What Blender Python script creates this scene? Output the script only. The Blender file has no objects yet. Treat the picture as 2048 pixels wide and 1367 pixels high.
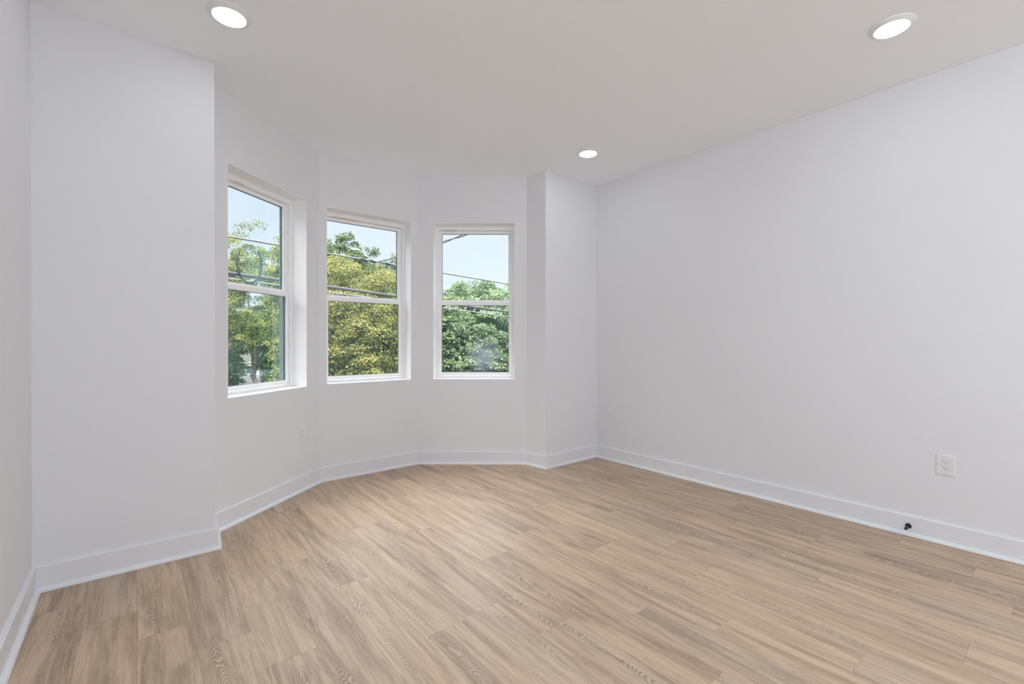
import bpy, bmesh, math, random
import numpy as np
from mathutils import Vector, Matrix

S = bpy.context.scene
COL = S.collection

# ------------------------------------------------------------------ camera
CAMH = 1.172
YAW, PITCH, ROLL, FPX = 39.2024, -0.1523, 0.0283, 925.4445
cam_d = bpy.data.cameras.new('camera')
cam = bpy.data.objects.new('camera', cam_d)
COL.objects.link(cam)
S.camera = cam
cam_d.sensor_fit = 'HORIZONTAL'
cam_d.sensor_width = 36.0
cam_d.lens = FPX / 2048 * 36.0
cam_d.clip_start = 0.02
cam_d.clip_end = 600
cam.location = (0, 0, CAMH)
_y, _p, _r = (math.radians(a) for a in (YAW, PITCH, ROLL))
_F = Vector((math.sin(_y), math.cos(_y), 0)); _R = Vector((math.cos(_y), -math.sin(_y), 0)); _U = Vector((0, 0, 1))
_F2 = _F * math.cos(_p) + _U * math.sin(_p); _U2 = _U * math.cos(_p) - _F * math.sin(_p)
_R3 = _R * math.cos(_r) + _U2 * math.sin(_r); _U3 = _U2 * math.cos(_r) - _R * math.sin(_r)
cam.rotation_euler = Matrix((_R3, _U3, -_F2)).transposed().to_euler()

# ------------------------------------------------------------------ world, sun, exposure
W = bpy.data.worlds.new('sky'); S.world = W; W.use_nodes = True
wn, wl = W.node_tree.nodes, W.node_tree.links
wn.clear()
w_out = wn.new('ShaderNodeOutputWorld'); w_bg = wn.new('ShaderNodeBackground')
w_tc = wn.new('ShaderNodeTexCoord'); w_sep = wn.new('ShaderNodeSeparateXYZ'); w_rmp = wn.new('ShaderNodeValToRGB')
e = w_rmp.color_ramp.elements
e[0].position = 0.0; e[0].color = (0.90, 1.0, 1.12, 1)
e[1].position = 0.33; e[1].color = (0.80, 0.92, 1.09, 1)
e2 = w_rmp.color_ramp.elements.new(0.60); e2.color = (9.2, 9.4, 9.8, 1)      # unseen high sky, brightened to add light to the room
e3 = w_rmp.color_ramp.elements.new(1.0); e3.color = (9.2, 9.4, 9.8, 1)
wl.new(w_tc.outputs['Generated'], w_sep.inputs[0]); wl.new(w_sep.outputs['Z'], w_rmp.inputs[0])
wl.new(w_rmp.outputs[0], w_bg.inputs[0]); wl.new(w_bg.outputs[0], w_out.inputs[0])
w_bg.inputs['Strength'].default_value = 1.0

sun_d = bpy.data.lights.new('sun', 'SUN'); sun_d.energy = 10.0; sun_d.color = (1.0, 0.95, 0.84); sun_d.angle = math.radians(0.6)
sun = bpy.data.objects.new('sun', sun_d); COL.objects.link(sun)
sun.rotation_euler = Vector((0.34, 0.66, -0.67)).to_track_quat('-Z', 'Y').to_euler()
sun.location = (-20, -30, 40)

LAMP = 24.0            # radiance of the recessed ceiling lamps
FILL_DOME = 70.0            # radiance of the unseen domes added to brighten the room
vs = S.view_settings
S.display_settings.display_device = 'sRGB'
vs.view_transform = 'Standard'; vs.look = 'None'; vs.gamma = 1.0; vs.exposure = 0.06
vs.use_curve_mapping = False
S.cycles.use_denoising = True
S.cycles.max_bounces = 16; S.cycles.diffuse_bounces = 10; S.cycles.glossy_bounces = 4
S.cycles.transparent_max_bounces = 16
S.cycles.sample_clamp_indirect = 6.0
S.cycles.caustics_reflective = False; S.cycles.caustics_refractive = False

# ------------------------------------------------------------------ helpers
def link(o, parent=None):
    COL.objects.link(o)
    if parent is not None:
        o.parent = parent
    return o

def obj(name, bm, mat, parent=None, smooth=False):
    me = bpy.data.meshes.new(name); bm.normal_update(); bm.to_mesh(me); bm.free()
    o = bpy.data.objects.new(name, me); link(o, parent)
    if mat is not None: me.materials.append(mat)
    if smooth:
        me.polygons.foreach_set('use_smooth', [True] * len(me.polygons))
        me.set_sharp_from_angle(angle=math.radians(35))
    return o

def np_obj(name, V, F, mat, parent=None, tint=None):
    V = np.asarray(V, np.float32); F = np.asarray(F, np.int32)
    me = bpy.data.meshes.new(name)
    me.vertices.add(len(V)); me.vertices.foreach_set('co', V.ravel())
    k = F.shape[1]
    me.loops.add(F.size); me.loops.foreach_set('vertex_index', F.ravel())
    me.polygons.add(len(F)); me.polygons.foreach_set('loop_start', np.arange(0, F.size, k, dtype=np.int32))
    me.update(calc_edges=True)
    if tint is not None:
        at = me.attributes.new('tint', 'FLOAT', 'FACE'); at.data.foreach_set('value', np.asarray(tint, np.float32))
    me.validate()
    o = bpy.data.objects.new(name, me); link(o, parent); me.materials.append(mat)
    return o

def empty(name, loc=(0, 0, 0), rotz=0.0):
    o = bpy.data.objects.new(name, None); o.empty_display_size = 0.05
    o.location = loc; o.rotation_euler = (0, 0, rotz)
    return link(o)

def thing(o, label, cat, group=None):
    o['label'] = label; o['category'] = cat
    if group: o['group'] = group
    return o

def structure(o, label=None, cat=None):
    o['kind'] = 'structure'
    if label: o['label'] = label
    if cat: o['category'] = cat
    return o

def hexa(bm, c):
    """eight corners: bottom loop 0-3, top loop 4-7"""
    v = [bm.verts.new(p) for p in c]
    for f in ((3, 2, 1, 0), (4, 5, 6, 7), (0, 1, 5, 4), (1, 2, 6, 5), (2, 3, 7, 6), (3, 0, 4, 7)):
        bm.faces.new([v[i] for i in f])
    return v

def box(bm, x0, x1, y0, y1, z0, z1):
    return hexa(bm, [(x0, y0, z0), (x1, y0, z0), (x1, y1, z0), (x0, y1, z0), (x0, y0, z1), (x1, y0, z1), (x1, y1, z1), (x0, y1, z1)])

def bevel(bm, w, seg=2, angle=50):
    ed = [e for e in bm.edges if len(e.link_faces) == 2 and e.calc_face_angle(0) > math.radians(angle)]
    bmesh.ops.bevel(bm, geom=ed, offset=w, segments=seg, profile=0.5, affect='EDGES')

def lathe(bm, prof, n=40, mat=None):
    """revolve (r, h) pairs round +Z (then apply mat)"""
    rings = []
    for r, h in prof:
        if r < 1e-6:
            rings.append([bm.verts.new((0, 0, h))])
        else:
            rings.append([bm.verts.new((r * math.cos(2 * math.pi * k / n), r * math.sin(2 * math.pi * k / n), h)) for k in range(n)])
    for a, b in zip(rings, rings[1:]):
        for k in range(n):
            k2 = (k + 1) % n
            if len(a) == 1 and len(b) == 1: continue
            if len(a) == 1: bm.faces.new((a[0], b[k2], b[k]))
            elif len(b) == 1: bm.faces.new((a[k], a[k2], b[0]))
            else: bm.faces.new((a[k], a[k2], b[k2], b[k]))
    bmesh.ops.recalc_face_normals(bm, faces=bm.faces)
    if mat is not None: bmesh.ops.transform(bm, matrix=mat, verts=bm.verts)

def tube(bm, pts, rad, n=8):
    pts = [Vector(p) for p in pts]
    rads = rad if isinstance(rad, (list, tuple)) else [rad] * len(pts)
    rings = []; prev = None
    for i, p in enumerate(pts):
        t = (pts[min(i + 1, len(pts) - 1)] - pts[max(i - 1, 0)]).normalized()
        if prev is None:
            a = Vector((0, 0, 1)) if abs(t.z) < 0.9 else Vector((1, 0, 0))
            u = t.cross(a).normalized()
        else:
            u = (prev - t * prev.dot(t)).normalized()
        prev = u; w = t.cross(u)
        rings.append([bm.verts.new(p + (u * math.cos(2 * math.pi * k / n) + w * math.sin(2 * math.pi * k / n)) * rads[i]) for k in range(n)])
    for a, b in zip(rings, rings[1:]):
        for k in range(n):
            bm.faces.new((a[k], a[(k + 1) % n], b[(k + 1) % n], b[k]))
    bm.faces.new(rings[0][::-1]); bm.faces.new(rings[-1])

# ------------------------------------------------------------------ materials
def mat(name, col, rough=0.5, spec=0.5, metal=0.0, emit=None, strength=0.0, bump=None):
    m = bpy.data.materials.new(name); m.use_nodes = True
    nt = m.node_tree; b = nt.nodes['Principled BSDF']
    b.inputs['Base Color'].default_value = (*col, 1); b.inputs['Roughness'].default_value = rough
    b.inputs['Specular IOR Level'].default_value = spec; b.inputs['Metallic'].default_value = metal
    if emit:
        b.inputs['Emission Color'].default_value = (*emit, 1); b.inputs['Emission Strength'].default_value = strength
    if bump:
        sc, dist = bump
        n = nt.nodes.new('ShaderNodeTexNoise'); n.inputs['Scale'].default_value = sc; n.inputs['Detail'].default_value = 3
        tc = nt.nodes.new('ShaderNodeTexCoord'); bp = nt.nodes.new('ShaderNodeBump')
        bp.inputs['Distance'].default_value = dist; bp.inputs['Strength'].default_value = 0.35
        nt.links.new(tc.outputs['Object'], n.inputs['Vector']); nt.links.new(n.outputs['Fac'], bp.inputs['Height'])
        nt.links.new(bp.outputs['Normal'], b.inputs['Normal'])
    return m

def mottled(name, c0, c1, scale, rough=0.8, detail=5, stretch=(1, 1, 1)):
    m = mat(name, c0, rough); nt = m.node_tree; b = nt.nodes['Principled BSDF']
    n = nt.nodes.new('ShaderNodeTexNoise'); n.inputs['Scale'].default_value = scale; n.inputs['Detail'].default_value = detail
    tc = nt.nodes.new('ShaderNodeTexCoord'); mp = nt.nodes.new('ShaderNodeMapping'); mp.inputs['Scale'].default_value = stretch
    r = nt.nodes.new('ShaderNodeValToRGB')
    r.color_ramp.elements[0].position = 0.3; r.color_ramp.elements[1].position = 0.7
    r.color_ramp.elements[0].color = (*c0, 1); r.color_ramp.elements[1].color = (*c1, 1)
    nt.links.new(tc.outputs['Object'], mp.inputs[0]); nt.links.new(mp.outputs[0], n.inputs['Vector'])
    nt.links.new(n.outputs['Fac'], r.inputs[0]); nt.links.new(r.outputs[0], b.inputs['Base Color'])
    return m

M_WALL = mat('wall_paint', (0.79, 0.795, 0.81), 0.55, 0.3, bump=(180, 0.0006))
M_CEIL = mat('ceiling_paint', (0.925, 0.955, 0.99), 0.75, 0.2)
M_TRIM = mat('trim_paint', (0.80, 0.81, 0.83), 0.32, 0.45)
M_JAMB = mat('jamb_paint', (0.93, 0.93, 0.93), 0.45, 0.35)
M_VINYL = mat('white_vinyl', (0.95, 0.95, 0.955), 0.38, 0.45)
M_GASKET = mat('glazing_gasket', (0.05, 0.055, 0.06), 0.5)
M_CAP = mat('aluminium_capping', (0.12, 0.14, 0.15), 0.45, 0.4)
M_SHIM = mottled('shim_wood', (0.58, 0.45, 0.32), (0.70, 0.58, 0.45), 60, 0.8)
M_PLATE = mat('outlet_plastic', (0.80, 0.80, 0.80), 0.3, 0.5)
M_SLOT = mat('slot_dark', (0.02, 0.02, 0.02), 0.6)
M_SCREW = mat('screw_white', (0.68, 0.68, 0.68), 0.35, 0.5)
M_BRONZE = mat('dark_bronze', (0.018, 0.015, 0.014), 0.32, 0.5, 0.6)
M_RUBBER = mat('black_rubber', (0.012, 0.012, 0.012), 0.45)
M_LENS = mat('lamp_lens', (0.9, 0.9, 0.9), 0.4, emit=(0.89, 0.99, 1.12), strength=LAMP)
M_FILL_DOME = mat('fill_dome_glow', (0.9, 0.9, 0.9), 0.4, emit=(0.84, 0.99, 1.16), strength=FILL_DOME)
M_RING = mat('lamp_ring', (0.84, 0.84, 0.85), 0.35, 0.4)
M_OUTER = mottled('outside_siding', (0.55, 0.53, 0.5), (0.6, 0.58, 0.55), 8)

def glass_mat(name, with_patch=False):
    m = bpy.data.materials.new(name); m.use_nodes = True; nt = m.node_tree; N = nt.nodes; L = nt.links
    N.clear(); out = N.new('ShaderNodeOutputMaterial')
    tr = N.new('ShaderNodeBsdfTransparent'); tr.inputs[0].default_value = (0.975, 0.98, 0.975, 1)
    gl = N.new('ShaderNodeBsdfGlossy'); gl.inputs['Color'].default_value = (0.62, 1.0, 0.92, 1); gl.inputs['Roughness'].default_value = 0.0
    lw = N.new('ShaderNodeLayerWeight'); lw.inputs['Blend'].default_value = 0.5
    pw = N.new('ShaderNodeMath'); pw.operation = 'POWER'; pw.inputs[1].default_value = 3.0
    ma = N.new('ShaderNodeMath'); ma.operation = 'MULTIPLY_ADD'; ma.inputs[1].default_value = 1.35; ma.inputs[2].default_value = 0.04
    mx = N.new('ShaderNodeMixShader')
    L.new(lw.outputs['Facing'], pw.inputs[0]); L.new(pw.outputs[0], ma.inputs[0]); L.new(ma.outputs[0], mx.inputs[0])
    L.new(tr.outputs[0], mx.inputs[1]); L.new(gl.outputs[0], mx.inputs[2])
    last = mx
    if with_patch:    # a soft whitish patch mixed in low on the pane (object coordinates: x along the pane, z up)
        tc = N.new('ShaderNodeTexCoord'); mp = N.new('ShaderNodeMapping')
        mp.inputs['Location'].default_value = PATCH_AT; mp.vector_type = 'TEXTURE'; mp.inputs['Scale'].default_value = (0.20, 1, 0.21)
        gr = N.new('ShaderNodeTexGradient'); gr.gradient_type = 'SPHERICAL'
        nz = N.new('ShaderNodeTexNoise'); nz.inputs['Scale'].default_value = 5; nz.inputs['Detail'].default_value = 5
        mu = N.new('ShaderNodeMath'); mu.operation = 'MULTIPLY'
        m2 = N.new('ShaderNodeMath'); m2.operation = 'MULTIPLY'; m2.inputs[1].default_value = 0.50
        df = N.new('ShaderNodeBsdfDiffuse'); df.inputs[0].default_value = (0.55, 0.6, 0.68, 1)
        tl = N.new('ShaderNodeBsdfTranslucent'); tl.inputs[0].default_value = (0.55, 0.6, 0.68, 1)
        ad = N.new('ShaderNodeMixShader'); ad.inputs[0].default_value = 0.5
        L.new(df.outputs[0], ad.inputs[1]); L.new(tl.outputs[0], ad.inputs[2])
        L.new(tc.outputs['Object'], mp.inputs[0]); L.new(mp.outputs[0], gr.inputs[0]); L.new(tc.outputs['Object'], nz.inputs['Vector'])
        L.new(gr.outputs['Fac'], mu.inputs[0]); L.new(nz.outputs['Fac'], mu.inputs[1]); L.new(mu.outputs[0], m2.inputs[0])
        m3 = N.new('ShaderNodeMixShader'); L.new(m2.outputs[0], m3.inputs[0]); L.new(mx.outputs[0], m3.inputs[1]); L.new(ad.outputs[0], m3.inputs[2])
        last = m3
    L.new(last.outputs[0], out.inputs[0])
    return m
PATCH_AT = (0.47, 0.0, 0.22)
M_GLASS = glass_mat('window_glass')
M_GLASS_PATCH = glass_mat('window_glass_patch', True)

PW, PL = 0.1785, 1.215       # plank width and length
def floor_mat():
    m = bpy.data.materials.new('oak_plank'); m.use_nodes = True; nt = m.node_tree; N = nt.nodes; L = nt.links
    b = N['Principled BSDF']; b.inputs['Specular IOR Level'].default_value = 0.34
    def math_(op, a, c=None, d=None):
        n = N.new('ShaderNodeMath'); n.operation = op
        for i, x in enumerate((a, c, d)):
            if x is None: continue
            if isinstance(x, (int, float)): n.inputs[i].default_value = x
            else: L.new(x, n.inputs[i])
        return n.outputs[0]
    def attr(nm):
        n = N.new('ShaderNodeAttribute'); n.attribute_name = nm; return n.outputs['Fac']
    def comb(x, y, z):
        n = N.new('ShaderNodeCombineXYZ')
        for i, q in enumerate((x, y, z)):
            if isinstance(q, (int, float)): n.inputs[i].default_value = q
            else: L.new(q, n.inputs[i])
        return n.outputs[0]
    def noise(v, det, rough=0.55, dist=0.0):
        n = N.new('ShaderNodeTexNoise'); n.inputs['Scale'].default_value = 1.0; n.inputs['Detail'].default_value = det
        n.inputs['Roughness'].default_value = rough; n.inputs['Distortion'].default_value = dist
        L.new(v, n.inputs['Vector']); return n.outputs['Fac']
    def rng(x, a, c, lo=0.0, hi=1.0):
        n = N.new('ShaderNodeMapRange'); n.interpolation_type = 'SMOOTHSTEP'
        n.inputs['From Min'].default_value = a; n.inputs['From Max'].default_value = c
        n.inputs['To Min'].default_value = lo; n.inputs['To Max'].default_value = hi
        L.new(x, n.inputs['Value']); return n.outputs[0]
    def mixc(f, A, B, mode='MIX'):
        n = N.new('ShaderNodeMix'); n.data_type = 'RGBA'; n.blend_type = mode
        if isinstance(f, (int, float)): n.inputs['Factor'].default_value = f
        else: L.new(f, n.inputs['Factor'])
        for k, q in (('A', A), ('B', B)):
            if isinstance(q, tuple): n.inputs[k].default_value = (*q, 1)
            else: L.new(q, n.inputs[k])
        return n.outputs['Result']
    uv = N.new('ShaderNodeUVMap'); uv.uv_map = 'plank'
    sp = N.new('ShaderNodeSeparateXYZ'); L.new(uv.outputs[0], sp.inputs[0])
    u, v = sp.outputs[0], sp.outputs[1]
    r1, r2 = attr('plank_a'), attr('plank_b')
    U = math_('MULTIPLY_ADD', r1, 53.0, u); V = math_('MULTIPLY_ADD', r2, 9.0, v); Z = math_('MULTIPLY', r1, 31.0)
    # broad tone bands that run with the board
    band = noise(comb(math_('MULTIPLY', U, 1.7), math_('MULTIPLY', V, 22.0), Z), 4, 0.6, 0.6)
    patch = noise(comb(math_('MULTIPLY', U, 2.2), math_('MULTIPLY', V, 9.0), math_('ADD', Z, 4.0)), 3, 0.6, 0.6)
    fine = noise(comb(math_('MULTIPLY', U, 9.0), math_('MULTIPLY', V, 260.0), Z), 4, 0.65)
    saw = noise(comb(math_('MULTIPLY', U, 120.0), math_('MULTIPLY', V, 14.0), Z), 2, 0.5)
    wob = noise(comb(math_('MULTIPLY', U, 3.2), math_('MULTIPLY', V, 15.0), Z), 2, 0.5)
    # cathedral figure: nested arches round a line down the board
    vc = math_('SUBTRACT', v, math_('MULTIPLY_ADD', r2, 0.13, 0.025))
    arch = math_('MULTIPLY', math_('MULTIPLY', vc, vc), 5200.0)
    ph = math_('ADD', math_('ADD', math_('MULTIPLY', U, 30.0), arch), math_('MULTIPLY', wob, 16.0))
    ring = math_('SINE', math_('MULTIPLY', ph, 6.0))
    figure = math_('MULTIPLY', rng(patch, 0.48, 0.60), rng(math_('ABSOLUTE', vc), 0.046, 0.026))
    base = mixc(rng(band, 0.36, 0.64), (0.605, 0.46, 0.335), (0.385, 0.280, 0.200))
    base = mixc(math_('MULTIPLY', rng(patch, 0.52, 0.74), 0.62), base, (0.275, 0.196, 0.140))
    dark_streak = math_('MULTIPLY', rng(band, 0.615, 0.72), 0.55)
    base = mixc(dark_streak, base, (0.21, 0.15, 0.107))
    base = mixc(math_('MULTIPLY', figure, rng(ring, -0.1, 0.6, 0.0, 0.62)), base, (0.22, 0.155, 0.11))
    base = mixc(math_('MULTIPLY', figure, rng(ring, -0.5, -0.9, 0.0, 0.80)), base, (0.60, 0.49, 0.385))
    base = mixc(math_('MULTIPLY', rng(fine, 0.50, 0.70), 0.52), base, (0.30, 0.22, 0.16))
    base = mixc(math_('MULTIPLY', rng(fine, 0.46, 0.30), 0.45), base, (0.62, 0.50, 0.385))
    base = mixc(math_('MULTIPLY', rng(saw, 0.5, 0.75), 0.10), base, (0.62, 0.51, 0.40))
    mid = noise(comb(math_('MULTIPLY', U, 4.0), math_('MULTIPLY', V, 75.0), math_('ADD', Z, 9.0)), 3, 0.6)
    base = mixc(math_('MULTIPLY', rng(mid, 0.52, 0.70), 0.34), base, (0.27, 0.195, 0.14))
    base = mixc(math_('MULTIPLY', rng(mid, 0.45, 0.30), 0.35), base, (0.64, 0.515, 0.39))
    # board-to-board tone: greyer / yellower, darker / lighter
    base = mixc(math_('MULTIPLY', rng(r2, 0.45, 1.0), 0.20), base, (0.44, 0.375, 0.315))
    base = mixc(math_('MULTIPLY', rng(r1, 0.6, 1.0), 0.22), base, (0.56, 0.435, 0.29))
    lum = math_('MULTIPLY_ADD', r1, 0.11, 0.925)
    hsv = N.new('ShaderNodeHueSaturation'); hsv.inputs['Saturation'].default_value = 1.07; L.new(lum, hsv.inputs['Value']); L.new(base, hsv.inputs['Color'])
    # hairline joints
    ej = math_('MINIMUM', v, math_('SUBTRACT', PW, v)); eu = math_('MINIMUM', u, math_('SUBTRACT', PL, u))
    joint = rng(math_('MINIMUM', ej, eu), 0.0016, 0.0004, 0.0, 0.30)
    colr = mixc(joint, hsv.outputs[0], (0.16, 0.115, 0.085))
    L.new(colr, b.inputs['Base Color'])
    L.new(rng(fine, 0.2, 0.8, 0.36, 0.50), b.inputs['Roughness'])
    bp = N.new('ShaderNodeBump'); bp.inputs['Strength'].default_value = 0.12; bp.inputs['Distance'].default_value = 0.001
    L.new(fine, bp.inputs['Height']); L.new(bp.outputs[0], b.inputs['Normal'])
    return m
M_FLOOR = floor_mat()

# ------------------------------------------------------------------ room shell
H = 2.74
YB = -5.0                      # wall behind the camera
XL, XR = -0.3722, 3.6365
YP, YS = 3.0814, 3.1032
PTS = [(XL, YB), (XL, YP), (0.3502, YP), (0.3744, 3.3389), (1.1871, 3.9917), (2.0868, 3.9954), (2.8983, 3.3321), (2.9279, YS), (XR, YS), (XR, YB)]
NAMES = ['left', 'front_left', 'bay_return_left', 'bay_left', 'bay_center', 'bay_right', 'bay_return_right', 'front_right', 'right', 'back']
NP = len(PTS)
P2 = [Vector(p) for p in PTS]
DIR = [(P2[(i + 1) % NP] - P2[i]).normalized() for i in range(NP)]
NRM = [Vector((d.y, -d.x)) for d in DIR]          # into the room
def off_pt(i, t):
    """vertex i of the outline, moved t into the room with a mitre"""
    a, b = NRM[i - 1], NRM[i]
    return P2[i] + (a + b) / (1 + a.dot(b)) * t
TH = 0.22
def off_outer(i):
    if i in (3, 6):           # the reveal walls thicken into the piers
        return P2[i] - NRM[3 if i == 3 else 5] * TH
    return off_pt(i, -TH)
WIN = {3: (0.107, 0.879), 4: (0.064, 0.836), 5: (0.160, 0.932)}
Z0, Z1 = 0.808, 2.292
REAR_FILL = {9: (0.15, 3.85, 0.14, 2.60)}     # unseen glazed opening added to let in more daylight: s0, s1, z0, z1

def at(i, s, off, z):
    p = P2[i] + DIR[i] * s - NRM[i] * off
    return (p.x, p.y, z)

def fbox(bm, i, s0, s1, o0, o1, z0, z1):
    """box on wall i: s along it, o outwards from its inner face"""
    return hexa(bm, [at(i, s0, o0, z0), at(i, s1, o0, z0), at(i, s1, o1, z0), at(i, s0, o1, z0),
                     at(i, s0, o0, z1), at(i, s1, o0, z1), at(i, s1, o1, z1), at(i, s0, o1, z1)])

for i in range(NP):
    j = (i + 1) % NP
    bm = bmesh.new()
    a, b = P2[i], P2[j]
    if i in WIN:
        s0, s1 = WIN[i][0] - 0.004, WIN[i][1] + 0.004
        zz0, zz1 = Z0 - 0.004, Z1 + 0.004
        Ln = (b - a).length
        fbox(bm, i, 0, s0, 0, TH, -0.02, H); fbox(bm, i, s1, Ln, 0, TH, -0.02, H)
        fbox(bm, i, s0, s1, 0, TH, -0.02, zz0); fbox(bm, i, s0, s1, 0, TH, zz1, H)
        # outer corner wedges so that no gap opens between two bay walls
        for k, q in ((i, 0.0), (j, Ln)):
            oc = off_pt(k, -TH) if k in (4, 5) else None
            if oc is not None:
                e_ = at(i, q, TH, 0)
                base3 = [(P2[k].x, P2[k].y), (oc.x, oc.y), (e_[0], e_[1])]
                vb = [bm.verts.new((x, y, -0.02)) for x, y in base3]; vt = [bm.verts.new((x, y, H)) for x, y in base3]
                bm.faces.new(vb); bm.faces.new(vt[::-1])
                for q2 in range(3): bm.faces.new((vb[q2], vb[(q2 + 1) % 3], vt[(q2 + 1) % 3], vt[q2]))
        bmesh.ops.recalc_face_normals(bm, faces=bm.faces)
    else:
        if i == 1:      # solid pier
            o3 = P2[3] - NRM[3] * TH; c = [(XL, YP), (0.3502, YP), (o3.x, o3.y), (XL - TH, o3.y), (XL - TH, YP)]
        elif i == 7:
            o6 = P2[6] - NRM[5] * TH; c = [(2.9279, YS), (XR, YS), (XR + TH, YS), (XR + TH, o6.y), (o6.x, o6.y)]
        elif i == 2:    # short reveal between the left pier and the bay
            o3 = P2[3] - NRM[3] * TH
            c = [(0.3502, YP), (0.3744, 3.3389), (o3.x, o3.y)]
        elif i == 6:
            o6 = P2[6] - NRM[5] * TH
            c = [(2.8983, 3.3321), (2.9279, YS), (o6.x, o6.y)]
        elif i == 0: c = [(XL, YB - TH), (XL, YP), (XL - TH, YP), (XL - TH, YB - TH)]
        elif i == 8: c = [(XR, YS), (XR, YB - TH), (XR + TH, YB - TH), (XR + TH, YS)]
        else: c = None
        if i in REAR_FILL:      # wall behind the viewpoint, with the opening added for fill daylight
            bm.free(); bm = bmesh.new()
            Ln = (b - a).length; q0, q1, q2, q3 = REAR_FILL[i]
            fbox(bm, i, 0, q0, 0, TH, -0.02, H); fbox(bm, i, q1, Ln, 0, TH, -0.02, H)
            fbox(bm, i, q0, q1, 0, TH, -0.02, q2); fbox(bm, i, q0, q1, 0, TH, q3, H)
            bmesh.ops.recalc_face_normals(bm, faces=bm.faces)
            structure(obj('wall_' + NAMES[i], bm, M_WALL)); continue
        vb = [bm.verts.new((x, y, -0.02)) for x, y in c]; vt = [bm.verts.new((x, y, H)) for x, y in c]
        bm.faces.new(vb); bm.faces.new(vt)
        n = len(c)
        for q in range(n): bm.faces.new((vb[q], vb[(q + 1) % n], vt[(q + 1) % n], vt[q]))
        bmesh.ops.recalc_face_normals(bm, faces=bm.faces)
    structure(obj('wall_' + NAMES[i], bm, M_WALL))

# ceiling: a slab with the outline of the house
bm = bmesh.new()
_o3 = P2[3] - NRM[3] * TH; _o6 = P2[6] - NRM[5] * TH
oc = [(XL - TH, YB - TH), (XL - TH, _o3.y), tuple(_o3)] + [tuple(off_pt(4, -TH)), tuple(off_pt(5, -TH))] + [tuple(_o6), (XR + TH, _o6.y), (XR + TH, YB - TH)]
vb = [bm.verts.new((x, y, H)) for x, y in oc]; vt = [bm.verts.new((x, y, H + 0.25)) for x, y in oc]
bm.faces.new(vb); bm.faces.new(vt)
for q in range(len(oc)): bm.faces.new((vb[q], vb[(q + 1) % len(oc)], vt[(q + 1) % len(oc)], vt[q]))
bmesh.ops.recalc_face_normals(bm, faces=bm.faces)
structure(obj('ceiling', bm, M_CEIL))

# floor: vinyl oak planks, every board a face with its own grain offset
rng_ = random.Random(11)
def clip(poly, A, B):
    """keep the part of poly on the right of A->B"""
    out = []
    for k in range(len(poly)):
        p, q = poly[k], poly[(k + 1) % len(poly)]
        f = lambda t: (B[0] - A[0]) * (t[1] - A[1]) - (B[1] - A[1]) * (t[0] - A[0])
        fp, fq = f(p), f(q)
        if fp <= 0: out.append(p)
        if (fp < 0 < fq) or (fq < 0 < fp):
            t = fp / (fp - fq); out.append((p[0] + (q[0] - p[0]) * t, p[1] + (q[1] - p[1]) * t))
    return out
KNOWN = {-2: 2.806, -1: 2.58, 0: 2.327, 1: 2.106, 2: 1.841, 3: 2.63, 4: 2.23, 5: 1.63, 6: 2.86, 7: 1.36, 8: 2.01, 9: 1.20, 10: 0.93, 11: 1.72, 12: 2.42, 13: 1.48, 14: 0.81, 15: 0.49, 16: 0.18, 17: 0.98, 18: 1.55, 19: 0.66}
e = 0.05
REG_MAIN = [(XL - e, YB - e), (XL - e, YP + e), (XR + e, YP + e), (XR + e, YB - e)]
_b = [P2[k] - (NRM[k - 1] + NRM[k]) / (1 + NRM[k - 1].dot(NRM[k])) * e for k in (4, 5)]
REG_BAY = [(0.3502 - e, YP + e), (0.3502 - e, 3.3389 + 0.02), tuple(_b[0]), tuple(_b[1]), (2.9279 + e, 3.3321 + 0.02), (2.9279 + e, YP + e)]
bm = bmesh.new()
uvl = bm.loops.layers.uv.new('plank'); fa = bm.faces.layers.float.new('plank_a'); fb = bm.faces.layers.float.new('plank_b')
for k in range(-3, 22):
    x0 = 0.0055 + PW * k; x1 = x0 + PW
    end = KNOWN.get(k, rng_.uniform(0, 1.2))
    y = end - PL * 6
    while y < 4.3:
        a_, b_ = rng_.random(), rng_.random()
        quad = [(x0, y), (x0, y + PL), (x1, y + PL), (x1, y)]
        for reg in (REG_MAIN, REG_BAY):
            poly = quad
            for q in range(len(reg)):
                if len(poly) < 3: break
                poly = clip(poly, reg[q], reg[(q + 1) % len(reg)])
            if len(poly) < 3: continue
            f = bm.faces.new([bm.verts.new((px, py, 0)) for px, py in poly])
            f[fa] = a_; f[fb] = b_
            for lp, (px, py) in zip(f.loops, poly): lp[uvl].uv = (py - y, px - x0)
        y += PL
bm.normal_update()
for f in bm.faces:
    if f.normal.z < 0: f.normal_flip()
fl = obj('floor', bm, M_FLOOR)
structure(fl)
bm = bmesh.new()
vb = [bm.verts.new((x, y, -0.003)) for x, y in oc]; vt = [bm.verts.new((x, y, -0.25)) for x, y in oc]
bm.faces.new(vb); bm.faces.new(vt)
for q in range(len(oc)): bm.faces.new((vb[q], vb[(q + 1) % len(oc)], vt[(q + 1) % len(oc)], vt[q]))
bmesh.ops.recalc_face_normals(bm, faces=bm.faces)
structure(obj('subfloor_slab', bm, M_OUTER))

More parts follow.
